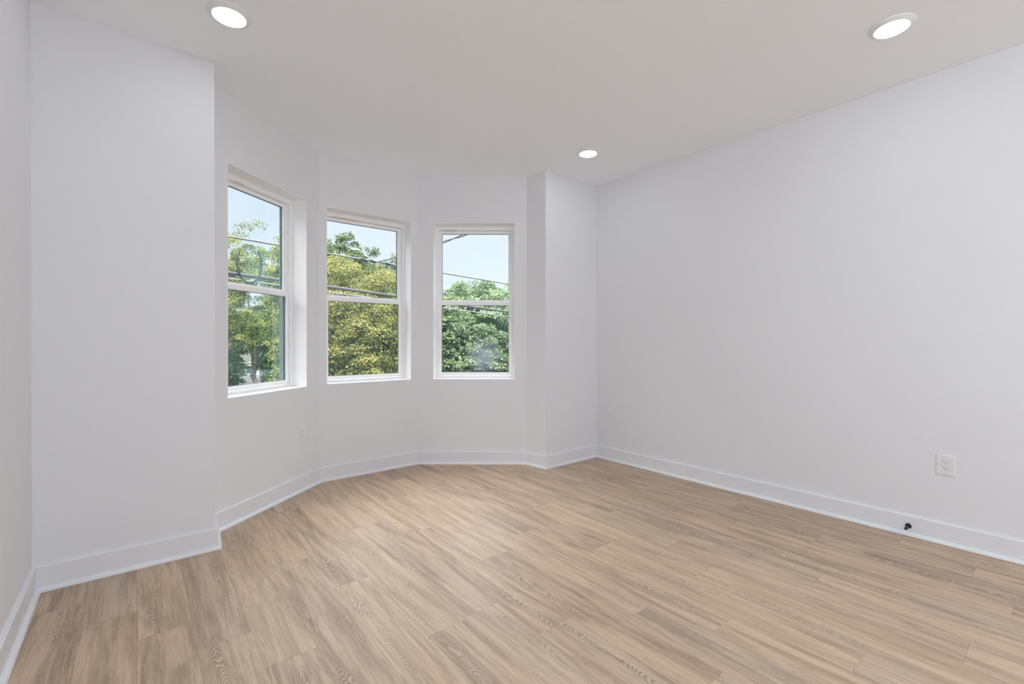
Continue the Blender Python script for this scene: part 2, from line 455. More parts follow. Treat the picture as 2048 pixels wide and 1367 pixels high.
# baseboards with a shoe moulding, mitred at every corner
ZB, TB, TS, SH = 0.1170, 0.016, 0.0336, 0.019
def run_profile(i, prof, ends=None):
    bm = bmesh.new(); j = (i + 1) % NP
    A = []; B = []
    for t, z in prof:
        p = off_pt(i, t); q = off_pt(j, t)
        A.append(bm.verts.new((p.x, p.y, z))); B.append(bm.verts.new((q.x, q.y, z)))
    n = len(prof)
    for k in range(n):
        bm.faces.new((A[k], A[(k + 1) % n], B[(k + 1) % n], B[k]))
    bm.faces.new(A); bm.faces.new(B)
    bmesh.ops.recalc_face_normals(bm, faces=bm.faces)
    return bm
base_prof = [(0.0, 0.0), (TB, 0.0), (TB, ZB - 0.003), (TB - 0.003, ZB), (0.0, ZB)]
shoe_prof = [(TB, 0.0), (TS, 0.0)] + [(TB + (TS - TB) * math.cos(a), SH * math.sin(a)) for a in (0.25, 0.5, 0.8, 1.1, 1.35, math.pi / 2)]
for i in range(NP):
    b_ = structure(obj('baseboard_' + NAMES[i], run_profile(i, base_prof), M_TRIM))
    obj('shoe_moulding', run_profile(i, shoe_prof), M_TRIM, b_, smooth=True)

# ------------------------------------------------------------------ windows (double hung, white vinyl)
def ring4(bm, i, s0, s1, z0, z1, wl_, wr_, wb_, wt_, o0, o1):
    """rectangular frame from four mitre-free members"""
    fbox(bm, i, s0, s0 + wl_, o0, o1, z0, z1); fbox(bm, i, s1 - wr_, s1, o0, o1, z0, z1)
    fbox(bm, i, s0 + wl_, s1 - wr_, o0, o1, z0, z0 + wb_); fbox(bm, i, s0 + wl_, s1 - wr_, o0, o1, z1 - wt_, z1)

def local_part(name, i, build, m, parent, s_org, z_org, bev=0.0):
    bm = bmesh.new(); build(bm)
    if bev: bevel(bm, bev, 1)
    bmesh.ops.recalc_face_normals(bm, faces=bm.faces)
    M = Matrix.Identity(4)
    M.col[0].xyz = (*DIR[i], 0); M.col[1].xyz = (*(-NRM[i]), 0); M.col[2].xyz = (0, 0, 1)
    M.translation = at(i, s_org, 0.0, z_org)
    bmesh.ops.transform(bm, matrix=M.inverted(), verts=bm.verts)
    o = obj(name, bm, m, parent); o.matrix_basis = Matrix.Identity(4) if parent is not None else M
    return o

WLAB = {3: 'left double-hung window set deep in the angled bay wall nearest the pier',
        4: 'middle double-hung window on the flat face of the bay',
        5: 'right double-hung window with a whitish patch on its lower pane'}
SHIMS = {3: ((0.085, 0.135), (0.19, 0.27)), 4: ((0.09, 0.32),), 5: ((0.085, 0.20),)}
for n_, i in enumerate((3, 4, 5), 1):
    s0, s1 = WIN[i]
    M = Matrix.Identity(4)
    M.col[0].xyz = (*DIR[i], 0); M.col[1].xyz = (*(-NRM[i]), 0); M.col[2].xyz = (0, 0, 1)
    M.translation = at(i, s0, 0.0, Z0)
    w = bpy.data.objects.new('window_%d' % n_, None); w.empty_display_size = 0.05; link(w); w.matrix_world = M
    structure(w, WLAB[i], 'window')
    lp = lambda name, build, m, parent=w, bev=0.0: local_part(name, i, build, m, parent, s0, Z0, bev)
    lp('jamb_lining', lambda bm: ring4(bm, i, s0 - 0.004, s1 + 0.004, Z0 - 0.004, Z1 + 0.004, 0.004, 0.004, 0.004, 0.004, -0.0012, 0.195), M_JAMB)
    f0, f1 = s0 + 0.020, s1 - 0.020
    def frame(bm):
        ring4(bm, i, s0, s1, Z0, Z1, 0.020, 0.020, 0.020, 0.034, 0.130, 0.138)
        ring4(bm, i, s0, s1, Z0, Z1, 0.014, 0.014, 0.018, 0.030, 0.138, 0.196)
        # parting stop between the two sash tracks and the blind stop outside
        ring4(bm, i, s0 + 0.014, s1 - 0.014, Z0 + 0.018, Z1 - 0.030, 0.008, 0.008, 0.002, 0.004, 0.1655, 0.1675)
    lp('window_frame', frame, M_VINYL)
    lp('outside_stop', lambda bm: ring4(bm, i, s0 + 0.014, s1 - 0.014, Z0 + 0.018, Z1 - 0.030, 0.016, 0.016, 0.004, 0.010, 0.196, 0.222), M_CAP)
    zm = 1.554
    ls = lp('lower_sash', lambda bm: ring4(bm, i, s0 + 0.0215, s1 - 0.0215, Z0 + 0.0225, zm, 0.034, 0.034, 0.030, 0.034, 0.1395, 0.1645), M_VINYL, bev=0.0025)
    us = lp('upper_sash', lambda bm: ring4(bm, i, s0 + 0.0215, s1 - 0.0215, 1.534, Z1 - 0.036, 0.033, 0.033, 0.039, 0.029, 0.168, 0.193), M_VINYL, bev=0.0025)
    lg = (s0 + 0.0555, s1 - 0.0555, Z0 + 0.0525, zm - 0.034); ug = (s0 + 0.0545, s1 - 0.0545, 1.573, Z1 - 0.065)
    for sash, (a0, a1, c0, c1), og in ((ls, lg, 0.152), (us, ug, 0.1805)):
        lp('glazing_gasket', lambda bm: ring4(bm, i, a0 - 0.001, a1 + 0.001, c0 - 0.001, c1 + 0.001, 0.004, 0.004, 0.003, 0.003, og - 0.001, og + 0.010), M_GASKET, sash)
        lp('glass_pane', lambda bm: fbox(bm, i, a0 - 0.0005, a1 + 0.0005, og + 0.002, og + 0.006, c0 - 0.0005, c1 + 0.0005), M_GLASS_PATCH if (i == 5 and sash is ls) else M_GLASS, sash)
    for a0, a1 in SHIMS[i]:
        lp('wooden_shim', lambda bm: fbox(bm, i, s0 + a0, s0 + a1, 0.1300 - 0.003, 0.1305, Z1 - 0.0385, Z1 - 0.0345), M_SHIM)

for nm, i, lab in (('window_4', 9, 'wide glazed opening added behind the viewpoint for fill daylight'),):
    q0, q1, q2, q3 = REAR_FILL[i]; qm = (q0 + q1) / 2
    w_ = structure(empty(nm), lab, 'window')
    bm = bmesh.new(); ring4(bm, i, q0, q1, q2, q3, 0.05, 0.05, 0.05, 0.05, 0.09, 0.15)
    fbox(bm, i, qm - 0.03, qm + 0.03, 0.09, 0.15, q2 + 0.05, q3 - 0.05); obj('window_frame', bm, M_VINYL, w_)
    for r0, r1 in ((q0 + 0.05, qm - 0.03), (qm + 0.03, q1 - 0.05)):
        bm = bmesh.new(); fbox(bm, i, r0, r1, 0.118, 0.122, q2 + 0.05, q3 - 0.05); obj('glass_pane', bm, M_GLASS, w_)

# ------------------------------------------------------------------ ceiling lamps
def make_lamp(x, y, label):
    t = thing(empty('recessed_light', (x, y, H)), label, 'ceiling light', 'round recessed ceiling lights')
    bm = bmesh.new()
    lathe(bm, [(0.0955, -0.0002), (0.0955, -0.004), (0.093, -0.0065), (0.0735, -0.0155), (0.0715, -0.0165), (0.0705, -0.0145), (0.0705, -0.0002)], 64)
    obj('trim_ring', bm, M_RING, t, smooth=True)
    bm = bmesh.new()
    lathe(bm, [(0.0700, -0.0100), (0.0700, -0.0145), (0.060, -0.0162), (0.040, -0.0175), (0.020, -0.0181), (0.0, -0.0183)], 64)
    obj('lens', bm, M_LENS, t, smooth=True)
    return t
LX0, LX1, LY0, LY1 = 0.355, 2.927, 0.595, 2.588
lamp0 = make_lamp(LX0, LY1, 'lit round recessed ceiling light above the left pier, upper left')
for x, y, lab in ((LX1, LY1, 'small-looking lit recessed ceiling light farthest away, near the far corner of the right wall'),
                  (LX1, LY0, 'lit round recessed ceiling light at the upper right, close to the right wall')):
    r = lamp0.copy(); link(r); r.location = (x, y, H); r['label'] = lab
    for ch in list(lamp0.children):
        c = ch.copy(); link(c, r)

# unseen glowing domes added behind the viewpoint as fill light
def make_fill_dome(x, y, label):
    t = thing(empty('fill_dome', (x, y, H)), label, 'ceiling light', 'added fill domes over the back of the room')
    bm = bmesh.new(); lathe(bm, [(0.0, -0.0002), (0.200, -0.0002), (0.200, -0.022), (0.194, -0.026), (0.0, -0.026)], 48); obj('base_pan', bm, M_RING, t, smooth=True)
    bm = bmesh.new(); lathe(bm, [(0.190, -0.024)] + [(0.190 * math.cos(a), -0.024 - 0.13 * math.sin(a)) for a in (0.2, 0.45, 0.7, 0.95, 1.2, 1.4)] + [(0.0, -0.154)], 48)
    obj('glowing_dome', bm, M_FILL_DOME, t, smooth=True)
    return t
fill_dome0 = make_fill_dome(0.90, -0.8, 'unseen fill dome added just behind the viewpoint')
for x, y, lab in ((1.00, -1.8, 'unseen fill dome added second in line behind the viewpoint'),):
    r = fill_dome0.copy(); link(r); r.location = (x, y, H); r['label'] = lab
    for ch in list(fill_dome0.children):
        c = ch.copy(); link(c, r)

# ------------------------------------------------------------------ wall outlets
def make_outlet(i, s, z, w, h, label):
    """decorator duplex receptacle; local x along the wall, -y into the room"""
    t = thing(empty('power_outlet'), label, 'outlet', 'white wall outlets')
    M = Matrix.Identity(4); M.col[0].xyz = (*DIR[i], 0); M.col[1].xyz = (*(-NRM[i]), 0); M.col[2].xyz = (0, 0, 1)
    M.translation = at(i, s, 0.0, z); t.matrix_world = M
    rw, rh = 0.0168, 0.0335
    bm = bmesh.new()
    # plate with a real cut-out, edges sloping to the wall
    o_ = [(-w / 2, -h / 2), (w / 2, -h / 2), (w / 2, h / 2), (-w / 2, h / 2)]
    i_ = [(-rw - .0006, -rh - .0006), (rw + .0006, -rh - .0006), (rw + .0006, rh + .0006), (-rw - .0006, rh + .0006)]
    L0 = [bm.verts.new((x, -0.0002, y)) for x, y in o_]
    L1 = [bm.verts.new((x, -0.0030, y)) for x, y in o_]
    L2 = [bm.verts.new((x * (w / 2 - .005) / (w / 2), -0.0062, y * (h / 2 - .005) / (h / 2))) for x, y in o_]
    L3 = [bm.verts.new((x, -0.0062, y)) for x, y in i_]
    L4 = [bm.verts.new((x, -0.0012, y)) for x, y in i_]
    for A, B in ((L0, L1), (L1, L2), (L2, L3), (L3, L4)):
        for k in range(4): bm.faces.new((A[k], A[(k + 1) % 4], B[(k + 1) % 4], B[k]))
    bmesh.ops.recalc_face_normals(bm, faces=bm.faces)
    obj('cover_plate', bm, M_PLATE, t)
    bm = bmesh.new(); box(bm, -rw, rw, -0.0078, -0.0008, -rh, rh); bevel(bm, 0.0012, 2)
    rc = obj('receptacle', bm, M_PLATE, t)
    for zc in (0.0165, -0.0165):
        for x0, hh in ((-0.0064, 0.0078), (0.0064, 0.0066)):
            bm = bmesh.new(); box(bm, x0 - 0.0011, x0 + 0.0011, -0.0081, -0.0070, zc + 0.004 - hh / 2, zc + 0.004 + hh / 2)
            obj('blade_slot', bm, M_SLOT, rc)
        bm = bmesh.new(); lathe(bm, [(0.0, -0.0002), (0.0026, -0.0002), (0.0026, 0.0009), (0.0, 0.0009)], 16, Matrix.Translation((0, -0.0074, zc - 0.0075)) @ Matrix.Rotation(math.pi / 2, 4, 'X'))
        obj('ground_hole', bm, M_SLOT, rc)
    for zc in (h / 2 - 0.0135, -h / 2 + 0.0135):
        bm = bmesh.new(); lathe(bm, [(0.0, 0.0072), (0.0018, 0.0070), (0.0030, 0.0062), (0.0030, 0.0055)], 16, Matrix.Translation((0, 0, zc)) @ Matrix.Rotation(math.pi / 2, 4, 'X'))
        obj('plate_screw', bm, M_SCREW, t, smooth=True)
    return t
make_outlet(3, 0.824, 0.446, 0.076, 0.118, 'white outlet low on the angled bay wall under the left window')
make_outlet(8, YS - 2.921, 0.449, 0.076, 0.119, 'small-looking white outlet on the right wall beside the far corner')
make_outlet(8, YS - 0.4875, 0.4535, 0.083, 0.120, 'white outlet nearest the viewer, low on the right wall')

# ------------------------------------------------------------------ door stop on the right baseboard
t = thing(empty('door_stop', (XR - TB, 0.650, 0.0565)), 'small black door stop screwed into the baseboard of the right wall', 'door stop')
RX = Matrix.Rotation(-math.pi / 2, 4, 'Y')      # +Z of the lathe becomes -X, into the room
bm = bmesh.new(); lathe(bm, [(0.0, 0.0), (0.0150, 0.0), (0.0155, 0.002), (0.0140, 0.0055), (0.0095, 0.0100), (0.0060, 0.0150), (0.0045, 0.022), (0.0, 0.022)], 32, RX)
obj('flared_base', bm, M_BRONZE, t, smooth=True)
bm = bmesh.new(); lathe(bm, [(0.0040, 0.018), (0.0040, 0.056), (0.0060, 0.058), (0.0060, 0.060)], 24, RX)
obj('shaft', bm, M_BRONZE, t, smooth=True)
bm = bmesh.new(); lathe(bm, [(0.0, 0.0580), (0.0070, 0.0582), (0.0084, 0.0610), (0.0084, 0.0660), (0.0070, 0.0700), (0.0035, 0.0722), (0.0, 0.0728)], 28, RX)
obj('rubber_tip', bm, M_RUBBER, t, smooth=True)

# ------------------------------------------------------------------ outside
GZ = -3.25                      # street level: the room is one floor up
M_GROUND = mottled('street_ground', (0.035, 0.033, 0.030), (0.05, 0.048, 0.043), 0.6, 0.9)
M_BARK = mottled('bark', (0.045, 0.034, 0.026), (0.11, 0.082, 0.06), 9, 0.9, stretch=(1, 1, 0.25))
bm = bmesh.new(); box(bm, -90, 130, 4.6, 160, GZ - 0.4, GZ)
structure(obj('ground', bm, M_GROUND))

def polar(theta, dist):
    a = math.radians(theta); return dist * math.sin(a), dist * math.cos(a)

def leaf_mat(name, c0, c1, c2):
    m = bpy.data.materials.new(name); m.use_nodes = True; nt = m.node_tree; N = nt.nodes; L = nt.links
    N.clear(); out = N.new('ShaderNodeOutputMaterial')
    at_ = N.new('ShaderNodeAttribute'); at_.attribute_name = 'tint'
    rp = N.new('ShaderNodeValToRGB'); el = rp.color_ramp.elements
    el[0].position = 0.0; el[0].color = (*c0, 1); el[1].position = 1.0; el[1].color = (*c2, 1)
    q = el.new(0.5); q.color = (*c1, 1)
    L.new(at_.outputs['Fac'], rp.inputs[0])
    df = N.new('ShaderNodeBsdfPrincipled'); df.inputs['Roughness'].default_value = 0.5; df.inputs['Specular IOR Level'].default_value = 0.35
    tl = N.new('ShaderNodeBsdfTranslucent'); mx = N.new('ShaderNodeMixShader'); mx.inputs[0].default_value = 0.32
    L.new(rp.outputs[0], df.inputs['Base Color']); L.new(rp.outputs[0], tl.inputs[0])
    L.new(df.outputs[0], mx.inputs[1]); L.new(tl.outputs[0], mx.inputs[2]); L.new(mx.outputs[0], out.inputs[0])
    return m
M_LEAF_Y = leaf_mat('leaf_yellow_green', (0.062, 0.085, 0.024), (0.170, 0.195, 0.055), (0.285, 0.275, 0.085))
M_LEAF_M = leaf_mat('leaf_maple', (0.060, 0.078, 0.022), (0.215, 0.215, 0.060), (0.390, 0.320, 0.095))
M_LEAF_D = leaf_mat('leaf_dark_green', (0.03, 0.055, 0.022), (0.085, 0.125, 0.045), (0.155, 0.19, 0.07))
M_LEAF_G = leaf_mat('leaf_mid_green', (0.055, 0.091, 0.046), (0.159, 0.220, 0.107), (0.268, 0.323, 0.159))

def make_tree(name, label, theta, dist, rx, rz, zc, nclump, nleaf, leaf, m, seed, clump=0.55, shell=0.55, trunk=0.16, hang=0.0, rough=0.04, core=0, low=None, cat='tree'):
    """crown = ellipsoid (rx, rx, rz) about zc made of leafy clumps; trunk and limbs reach into it"""
    x, y = polar(theta, dist); r = np.random.default_rng(seed)
    t = thing(empty(name, (x, y, GZ)), label, cat, 'trees across the street')
    zc_ = zc - GZ
    # clump centres
    d = r.normal(size=(nclump, 3)); d /= np.linalg.norm(d, axis=1)[:, None]
    d = np.sign(d) * np.abs(d) ** 0.78
    rad = shell + (1 - shell) * r.random(nclump) ** 0.6
    lump = 1 + 0.09 * np.sin(d[:, 0] * 6 + seed) * np.cos(d[:, 1] * 5 - seed) + rough * r.normal(size=nclump)
    C = d * (rad * lump)[:, None] * np.array([rx, rx, rz]) + np.array([0, 0, zc_])
    if low is not None:
        C = C[C[:, 2] > low - GZ]
    nclump = len(C)
    cr = clump * r.uniform(0.65, 1.35, nclump)
    ctint = np.clip(r.normal(0.38, 0.17, nclump), 0, 1)
    k = r.integers(0, nclump, nleaf)
    n = r.normal(size=(nleaf, 3)); n /= np.linalg.norm(n, axis=1)[:, None]
    n[:, 2] = np.where(n[:, 2] < -0.35, -n[:, 2], n[:, 2])
    rr = cr[k] * (0.55 + 0.5 * r.random(nleaf))
    pos = C[k] + n * rr[:, None] * np.array([1, 1, 0.75])
    # leaf plane normal: outwards and up, jittered
    nn = n * 0.8 + np.array([0, 0, 0.55]) + r.normal(size=(nleaf, 3)) * 0.55
    nn /= np.linalg.norm(nn, axis=1)[:, None]
    ax = r.normal(size=(nleaf, 3)) + np.array([0, 0, -hang]); ax -= nn * (ax * nn).sum(1)[:, None]; ax /= np.linalg.norm(ax, axis=1)[:, None]
    sd = np.cross(nn, ax)
    L_ = leaf * r.uniform(0.7, 1.3, nleaf)[:, None]
    V = np.empty((nleaf, 4, 3))
    V[:, 0] = pos - ax * L_ * 0.5; V[:, 1] = pos + sd * L_ * 0.36 - ax * L_ * 0.06 + nn * L_ * 0.10
    V[:, 2] = pos + ax * L_ * 0.5 - nn * L_ * 0.06; V[:, 3] = pos - sd * L_ * 0.36 - ax * L_ * 0.06 + nn * L_ * 0.10
    tint = np.clip(ctint[k] + r.normal(0, 0.14, nleaf), 0, 1)
    V = V.reshape(-1, 3)
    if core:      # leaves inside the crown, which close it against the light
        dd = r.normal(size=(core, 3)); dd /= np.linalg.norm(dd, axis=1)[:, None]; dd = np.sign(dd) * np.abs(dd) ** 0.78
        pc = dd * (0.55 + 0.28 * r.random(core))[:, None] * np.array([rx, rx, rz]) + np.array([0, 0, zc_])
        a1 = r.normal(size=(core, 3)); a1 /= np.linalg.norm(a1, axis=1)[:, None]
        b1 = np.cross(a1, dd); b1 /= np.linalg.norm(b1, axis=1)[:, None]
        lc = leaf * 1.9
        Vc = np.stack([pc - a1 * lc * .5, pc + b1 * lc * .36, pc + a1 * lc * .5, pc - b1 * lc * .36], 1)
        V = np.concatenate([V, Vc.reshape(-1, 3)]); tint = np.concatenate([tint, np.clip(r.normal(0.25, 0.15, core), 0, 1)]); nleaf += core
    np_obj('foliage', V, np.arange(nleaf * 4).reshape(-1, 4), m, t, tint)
    # wood
    rr_ = random.Random(seed)
    top = zc_ + rz * (0.35 if not core else 0.0)
    bm = bmesh.new()
    pts = [(0.06 * rr_.uniform(-1, 1) * q * 2, 0.06 * rr_.uniform(-1, 1) * q * 2, top * q / 7) for q in range(8)]
    tube(bm, pts, [trunk * (1.25 - 0.12 * q - (0.0 if q else -0.25)) for q in range(8)], 10)
    obj('trunk', bm, M_BARK, t, smooth=True)
    for q in range(7):
        c = Vector(C[rr_.randrange(nclump)]); c = Vector((0, 0, c.z)).lerp(c, 0.62 if core else 1.0); s = Vector(pts[rr_.choice((3, 4, 5, 6))])
        if c.z < s.z: s = Vector(pts[3])
        mid = s.lerp(c, 0.5) + Vector((rr_.uniform(-.3, .3), rr_.uniform(-.3, .3), 0.25))
        bm = bmesh.new(); tube(bm, [s, s.lerp(mid, .5) + Vector((0, 0, .05)), mid, mid.lerp(c, .5), c], [trunk * .5, trunk * .42, trunk * .33, trunk * .22, trunk * .1], 7)
        obj('limb', bm, M_BARK, t, smooth=True)
    return t

TREES = [
    # name, label, theta, dist, rx, rz, zc, clumps, leaves, leaf, mat, seed, extra
    ('open_tree', 'thin-crowned yellow-green tree with bare trunk in the left window', 10.9, 22.0, 2.3, 2.9, 2.65, 460, 80000, 0.058, M_LEAF_Y, 3, dict(clump=0.29, shell=0.30, trunk=0.105, low=0.9, rough=0.10)),
    ('bushy_tree', 'yellow-green bushy tree at the right edge of the left window', 14.5, 16.5, 0.95, 2.7, 1.75, 230, 30000, 0.062, M_LEAF_Y, 8, dict(clump=0.24, shell=0.5, trunk=0.1)),
    ('maple_tree', 'yellowing maple filling the middle window', 22.0, 16.0, 2.0, 3.2, 0.30, 560, 190000, 0.050, M_LEAF_M, 21, dict(clump=0.33, shell=0.66, rough=0.06, core=26000)),
    ('tall_tree', 'tall dark green tree rising behind the maple, left of the middle window', 19.0, 26.0, 2.1, 4.2, 2.15, 560, 62000, 0.095, M_LEAF_D, 41, dict(clump=0.34, shell=0.78, core=9000)),
    ('rounded_tree', 'dark green tree rising behind the maple, right of the middle window', 25.6, 26.5, 2.1, 4.0, 1.55, 520, 60000, 0.095, M_LEAF_D, 44, dict(clump=0.34, shell=0.78, core=9000)),
    ('leafy_tree', 'mid-green drooping tree at the left of the right window', 32.2, 17.0, 1.65, 3.0, -0.05, 640, 90000, 0.076, M_LEAF_G, 51, dict(clump=0.235, shell=0.78, hang=0.9, core=18000)),
    ('leafy_tree', 'mid-green drooping tree at the right of the right window', 38.9, 18.5, 1.7, 3.2, -0.1, 640, 90000, 0.076, M_LEAF_G, 57, dict(clump=0.245, shell=0.78, hang=0.9, core=18000)),
    ('rounded_tree', 'green tree standing farther back behind the drooping trees of the right window', 35.6, 26.5, 2.8, 3.8, 0.55, 620, 66000, 0.11, M_LEAF_G, 63, dict(clump=0.38, shell=0.78, core=9000)),
    ('tall_tree', 'green tree beyond the left edge of the left window', 3.3, 24.0, 1.5, 3.8, 2.4, 220, 26000, 0.10, M_LEAF_Y, 71, dict(clump=0.36, shell=0.5)),
    ('rounded_tree', 'green tree beyond the right edge of the right window', 46.2, 21.0, 1.8, 3.0, 0.1, 260, 30000, 0.11, M_LEAF_G, 77, dict(clump=0.4, shell=0.6)),
    ('dense_shrub', 'dense dark shrub behind the bare trunk, right half of the left window', 12.9, 31.0, 1.3, 2.3, 0.35, 260, 30000, 0.10, M_LEAF_D, 83, dict(clump=0.34, shell=0.55, trunk=0.1, core=9000)),
    ('dense_shrub', 'dense dark shrub at the lower left corner of the left window', 7.3, 30.0, 0.9, 2.6, 0.2, 220, 26000, 0.10, M_LEAF_D, 88, dict(clump=0.34, shell=0.55, trunk=0.1, core=9000)),
    ('rounded_tree', 'shaded tree above the van in the left window', 10.3, 40.0, 2.0, 1.7, 1.9, 200, 18000, 0.13, M_LEAF_D, 93, dict(clump=0.5, shell=0.4, trunk=0.16)),
    ('street_tree', 'green street tree far along the pavement to the right, outside the right window', 68.6, 11.9, 1.8, 2.5, -0.45, 300, 30000, 0.10, M_LEAF_D, 97, dict(clump=0.4, shell=0.7, core=8000)),
]
for nm, lab, th, di, rx, rz, zc, nc, nl, lf, mt, sd_, ex in TREES:
    make_tree(nm, lab, th, di, rx, rz, zc, nc, nl, lf, mt, sd_, **ex)

# ---- cables along the street
def ray(u, v):
    return _F2 + _R3 * ((u - 1024) / FPX) + _U3 * ((683.5 - v) / FPX)
LP0 = Vector((9.0 * math.sin(math.radians(7.7)), 9.0 * math.cos(math.radians(7.7)))); LD = Vector((math.sin(math.radians(75.4)), math.cos(math.radians(75.4)))); LN = Vector((-LD.y, LD.x))
def on_line(u, v):
    d = ray(u, v); n = LN; tt = LP0.dot(n) / (d.x * n.x + d.y * n.y)
    return Vector((0, 0, CAMH)) + d * tt
def along(p, q, s0, s1, n=14, sag=0.0):
    """points from p + (q-p)*s0 to p + (q-p)*s1"""
    return [p + (q - p) * (s0 + (s1 - s0) * k / (n - 1)) - Vector((0, 0, sag * 4 * (k / (n - 1)) * (1 - k / (n - 1)))) for k in range(n)]
M_CABLE_L = mat('cable_grey', (0.09, 0.09, 0.09), 0.5, 0.4)
M_CABLE_D = mat('cable_black', (0.010, 0.010, 0.012), 0.45, 0.4)
M_CABLE_W = mat('cable_white', (0.16, 0.16, 0.165), 0.45, 0.4)
M_STEEL = mat('strand_steel', (0.5, 0.5, 0.5), 0.4, 0.5, 0.3)

a_, b_ = on_line(456, 472.5), on_line(1018, 568)
t = thing(empty('power_cable', a_), 'single grey cable, the higher one crossing all three windows', 'cable')
bm = bmesh.new(); tube(bm, [p - a_ for p in along(a_, b_, -1.2, 1.5, 12)], 0.018, 8); obj('conductor', bm, M_CABLE_L, t, smooth=True)
for uu in (727, 745, 775):
    c = on_line(uu, 472.5 + (uu - 456) * 0.17) - a_
    bm = bmesh.new(); tube(bm, [c - Vector((LD.x, LD.y, 0)) * 0.07 + Vector((0, 0, .006)), c + Vector((LD.x, LD.y, 0)) * 0.07 + Vector((0, 0, -.014))], 0.027, 8); obj('splice_clamp', bm, M_CABLE_D, t, smooth=True)

a2, b2 = on_line(456, 546.5), on_line(1016, 624)
a3, b3 = on_line(456, 556), on_line(1016, 632.5)
t = thing(empty('telephone_cable', a2), 'lower pair of cables lashed together with a hanging slack loop', 'cable')
bm = bmesh.new(); tube(bm, [p - a2 for p in along(a2, b2, -1.2, 1.5, 12)], 0.020, 8); obj('main_cable', bm, M_CABLE_D, t, smooth=True)
bm = bmesh.new(); tube(bm, [p + Vector((0, 0, 0.028)) - a2 for p in along(a2, b2, -1.2, 1.5, 12)], 0.011, 8); obj('upper_strand', bm, M_CABLE_L, t, smooth=True)
bm = bmesh.new(); tube(bm, [p - a2 for p in along(a3, b3, -1.2, 1.5, 12)], 0.011, 8); obj('support_strand', bm, M_CABLE_W, t, smooth=True)
for uu in (895, 913, 932, 950, 969, 987, 1003):
    p = on_line(uu - 4, 556 + (uu - 4 - 456) * 0.1366) - a2; q = on_line(uu + 4, 546.5 + (uu + 4 - 456) * 0.1384 - 1) - a2
    bm = bmesh.new(); tube(bm, [p, q], 0.008, 6); obj('lashing_tie', bm, M_CABLE_W, t)
cx = on_line(497, 527) - a2
bm = bmesh.new()
lpz = [cx + Vector((LD.x, LD.y, 0)) * 0.20 * math.cos(an) + Vector((0, 0, 0.325 * math.sin(an))) + Vector((LN.x, LN.y, 0)) * (-0.03) for an in [math.radians(-215 + q * 8.6) for q in range(31)]]
tube(bm, lpz, 0.017, 8); obj('slack_loop', bm, M_CABLE_D, t, smooth=True)

# service drop: twisted wires from the power cable up to the house
p0 = on_line(752, 525)
p1 = Vector((0, 0, CAMH)) + ray(884, 485) * 6.2
p2 = Vector((0, 0, CAMH)) + ray(1010, 441) * 4.9
t = thing(empty('service_wire', p0), 'twisted service wire rising from the power cable with a white wire loop', 'wire')
npt = 90
for ph, m_ in ((0, M_CABLE_D), (math.pi, M_CABLE_D)):
    bm = bmesh.new(); pp = []
    for k in range(npt):
        f = k / (npt - 1)
        c = p0.lerp(p1, f * 1.55) if f * 1.55 < 1 else p1.lerp(p2, (f * 1.55 - 1) / 0.55)
        c = c + Vector((0, 0, -0.02 * math.sin(math.pi * min(1, f * 1.55))))
        wv = ph + f * 26
        pp.append(c - p0 + Vector((0.0, 0.007 * math.cos(wv), 0.009 * math.sin(wv))))
    tube(bm, pp, 0.0065, 6); obj('insulated_strand', bm, m_, t, smooth=True)
lc = on_line(747, 513.5) - p0
bm = bmesh.new(); tube(bm, [lc + Vector((LD.x, LD.y, 0)) * 0.125 * math.cos(an) + Vector((0, 0, 0.175 * math.sin(an))) for an in [math.radians(-60 + q * 10) for q in range(31)]], 0.0065, 6)
obj('wire_loop', bm, M_CABLE_W, t, smooth=True)
l2 = on_line(742, 525) - p0
bm = bmesh.new(); tube(bm, [l2 + Vector((LD.x, LD.y, 0)) * 0.12 * math.cos(an) + Vector((0, 0, 0.055 * math.sin(an))) for an in [math.radians(180 + q * 10) for q in range(19)]], 0.008, 6)
obj('jumper_wire', bm, M_CABLE_D, t, smooth=True)

# two thin wires low in the left window
for (u0, v0, u1, v1, lab) in ((468, 716, 530, 736, 'upper of two thin dark wires slanting low in the left window'), (468, 726, 514, 738, 'lower of two thin dark wires slanting low in the left window')):
    A = Vector((0, 0, CAMH)) + ray(u0, v0) * 13; B = Vector((0, 0, CAMH)) + ray(u1, v1) * 14.5
    o = empty('utility_wire', A); thing(o, lab, 'wire')
    bm = bmesh.new(); tube(bm, [A + (B - A) * s - A for s in (-1.5, 0, 0.5, 1, 1.6)], 0.012, 6); obj('conductor', bm, M_CABLE_D, o, smooth=True)

# ---- far side of the street: pale house, white van, board fence
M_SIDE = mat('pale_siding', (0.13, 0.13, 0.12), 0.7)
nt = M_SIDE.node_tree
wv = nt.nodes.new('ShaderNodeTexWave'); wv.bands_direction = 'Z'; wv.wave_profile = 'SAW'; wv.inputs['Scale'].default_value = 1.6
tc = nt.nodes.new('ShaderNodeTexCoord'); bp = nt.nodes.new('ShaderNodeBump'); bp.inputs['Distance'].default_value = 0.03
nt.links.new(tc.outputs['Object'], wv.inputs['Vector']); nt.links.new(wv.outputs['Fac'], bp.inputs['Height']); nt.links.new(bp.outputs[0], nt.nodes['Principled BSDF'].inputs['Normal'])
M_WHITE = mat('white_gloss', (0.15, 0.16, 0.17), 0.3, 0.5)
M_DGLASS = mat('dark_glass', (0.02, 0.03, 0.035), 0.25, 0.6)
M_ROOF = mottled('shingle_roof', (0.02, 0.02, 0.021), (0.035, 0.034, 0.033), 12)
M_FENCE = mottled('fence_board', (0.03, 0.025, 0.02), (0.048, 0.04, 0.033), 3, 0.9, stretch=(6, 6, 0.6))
M_TYRE = mat('tyre', (0.03, 0.03, 0.03), 0.8)
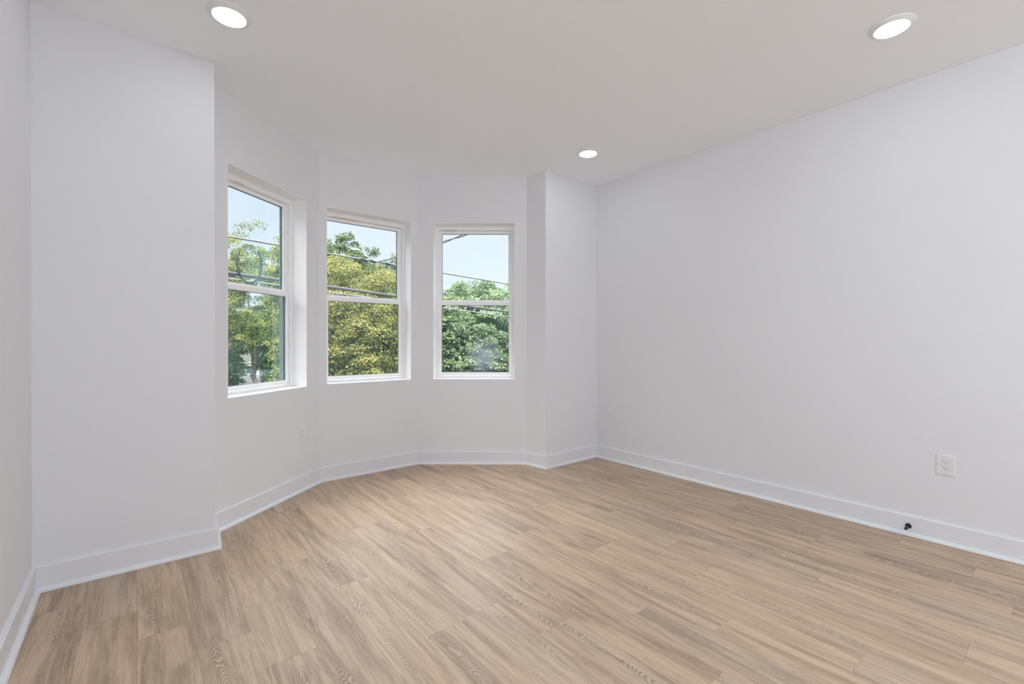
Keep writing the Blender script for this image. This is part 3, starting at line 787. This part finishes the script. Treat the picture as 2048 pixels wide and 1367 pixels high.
M_LAMPG = mat('headlamp', (0.25, 0.26, 0.27), 0.1, 0.6)

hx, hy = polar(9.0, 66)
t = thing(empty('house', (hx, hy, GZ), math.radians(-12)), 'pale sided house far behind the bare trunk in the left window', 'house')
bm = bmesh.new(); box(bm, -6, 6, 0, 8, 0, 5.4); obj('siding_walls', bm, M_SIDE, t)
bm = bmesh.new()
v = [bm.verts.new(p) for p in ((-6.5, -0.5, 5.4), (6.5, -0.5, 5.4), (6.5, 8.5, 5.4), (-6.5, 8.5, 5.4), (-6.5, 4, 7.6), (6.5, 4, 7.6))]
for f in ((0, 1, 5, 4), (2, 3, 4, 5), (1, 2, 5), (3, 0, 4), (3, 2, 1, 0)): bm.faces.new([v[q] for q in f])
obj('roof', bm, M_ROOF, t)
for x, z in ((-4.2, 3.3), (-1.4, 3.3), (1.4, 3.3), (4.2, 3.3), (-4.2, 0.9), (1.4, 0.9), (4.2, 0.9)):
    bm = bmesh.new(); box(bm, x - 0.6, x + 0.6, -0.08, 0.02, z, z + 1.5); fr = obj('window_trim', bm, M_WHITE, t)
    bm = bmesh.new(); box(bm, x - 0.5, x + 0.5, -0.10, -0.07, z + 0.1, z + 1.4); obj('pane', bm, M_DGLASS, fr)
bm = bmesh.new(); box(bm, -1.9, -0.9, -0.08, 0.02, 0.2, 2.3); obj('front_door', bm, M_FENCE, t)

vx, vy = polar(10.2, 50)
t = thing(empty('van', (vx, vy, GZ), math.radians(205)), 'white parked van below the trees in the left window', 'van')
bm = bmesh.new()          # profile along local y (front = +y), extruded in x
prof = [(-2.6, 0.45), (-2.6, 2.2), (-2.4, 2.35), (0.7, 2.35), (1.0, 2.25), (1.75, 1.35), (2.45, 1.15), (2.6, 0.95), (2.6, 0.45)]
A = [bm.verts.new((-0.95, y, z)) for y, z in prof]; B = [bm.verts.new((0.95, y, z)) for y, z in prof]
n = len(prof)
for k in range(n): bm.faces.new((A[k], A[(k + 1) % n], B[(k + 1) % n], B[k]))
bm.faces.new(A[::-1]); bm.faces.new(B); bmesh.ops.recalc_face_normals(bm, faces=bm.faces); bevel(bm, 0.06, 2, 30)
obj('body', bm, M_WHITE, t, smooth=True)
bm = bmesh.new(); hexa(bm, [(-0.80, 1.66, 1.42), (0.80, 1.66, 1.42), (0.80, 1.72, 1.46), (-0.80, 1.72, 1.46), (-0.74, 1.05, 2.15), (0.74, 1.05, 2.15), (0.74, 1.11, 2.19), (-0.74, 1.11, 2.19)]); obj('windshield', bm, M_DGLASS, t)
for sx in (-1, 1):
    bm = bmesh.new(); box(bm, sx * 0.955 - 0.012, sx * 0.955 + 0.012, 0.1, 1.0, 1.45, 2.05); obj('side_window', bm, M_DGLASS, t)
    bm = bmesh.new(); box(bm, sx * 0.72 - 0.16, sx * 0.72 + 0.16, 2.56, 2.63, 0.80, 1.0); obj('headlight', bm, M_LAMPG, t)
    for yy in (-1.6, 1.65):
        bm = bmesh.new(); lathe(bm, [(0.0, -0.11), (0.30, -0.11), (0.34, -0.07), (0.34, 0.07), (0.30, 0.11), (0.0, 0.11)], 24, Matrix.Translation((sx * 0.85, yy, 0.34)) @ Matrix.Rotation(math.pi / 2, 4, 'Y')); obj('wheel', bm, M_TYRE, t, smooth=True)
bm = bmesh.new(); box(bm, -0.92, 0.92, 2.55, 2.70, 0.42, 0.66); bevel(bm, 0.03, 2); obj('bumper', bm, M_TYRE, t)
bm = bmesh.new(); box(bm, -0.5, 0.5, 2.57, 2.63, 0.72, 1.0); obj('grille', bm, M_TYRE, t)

fx, fy = polar(11.2, 35); gx, gy = polar(19.0, 35)
fd = (Vector((gx, gy)) - Vector((fx, fy))); fl_ = fd.length
t = thing(empty('board_fence', (fx, fy, GZ), math.atan2(fd.y, fd.x)), 'weathered brown board fence beyond the bare trunk', 'fence')
bm = bmesh.new(); k = 0
while k * 0.15 < fl_:
    box(bm, k * 0.15, k * 0.15 + 0.14, -0.012, 0.012, 0.05, 2.35 + 0.02 * math.sin(k * 1.7)); k += 1
obj('board_panel', bm, M_FENCE, t)
for z in (0.4, 1.9):
    bm = bmesh.new(); box(bm, 0, fl_, 0.012, 0.06, z, z + 0.09); obj('rail', bm, M_FENCE, t)
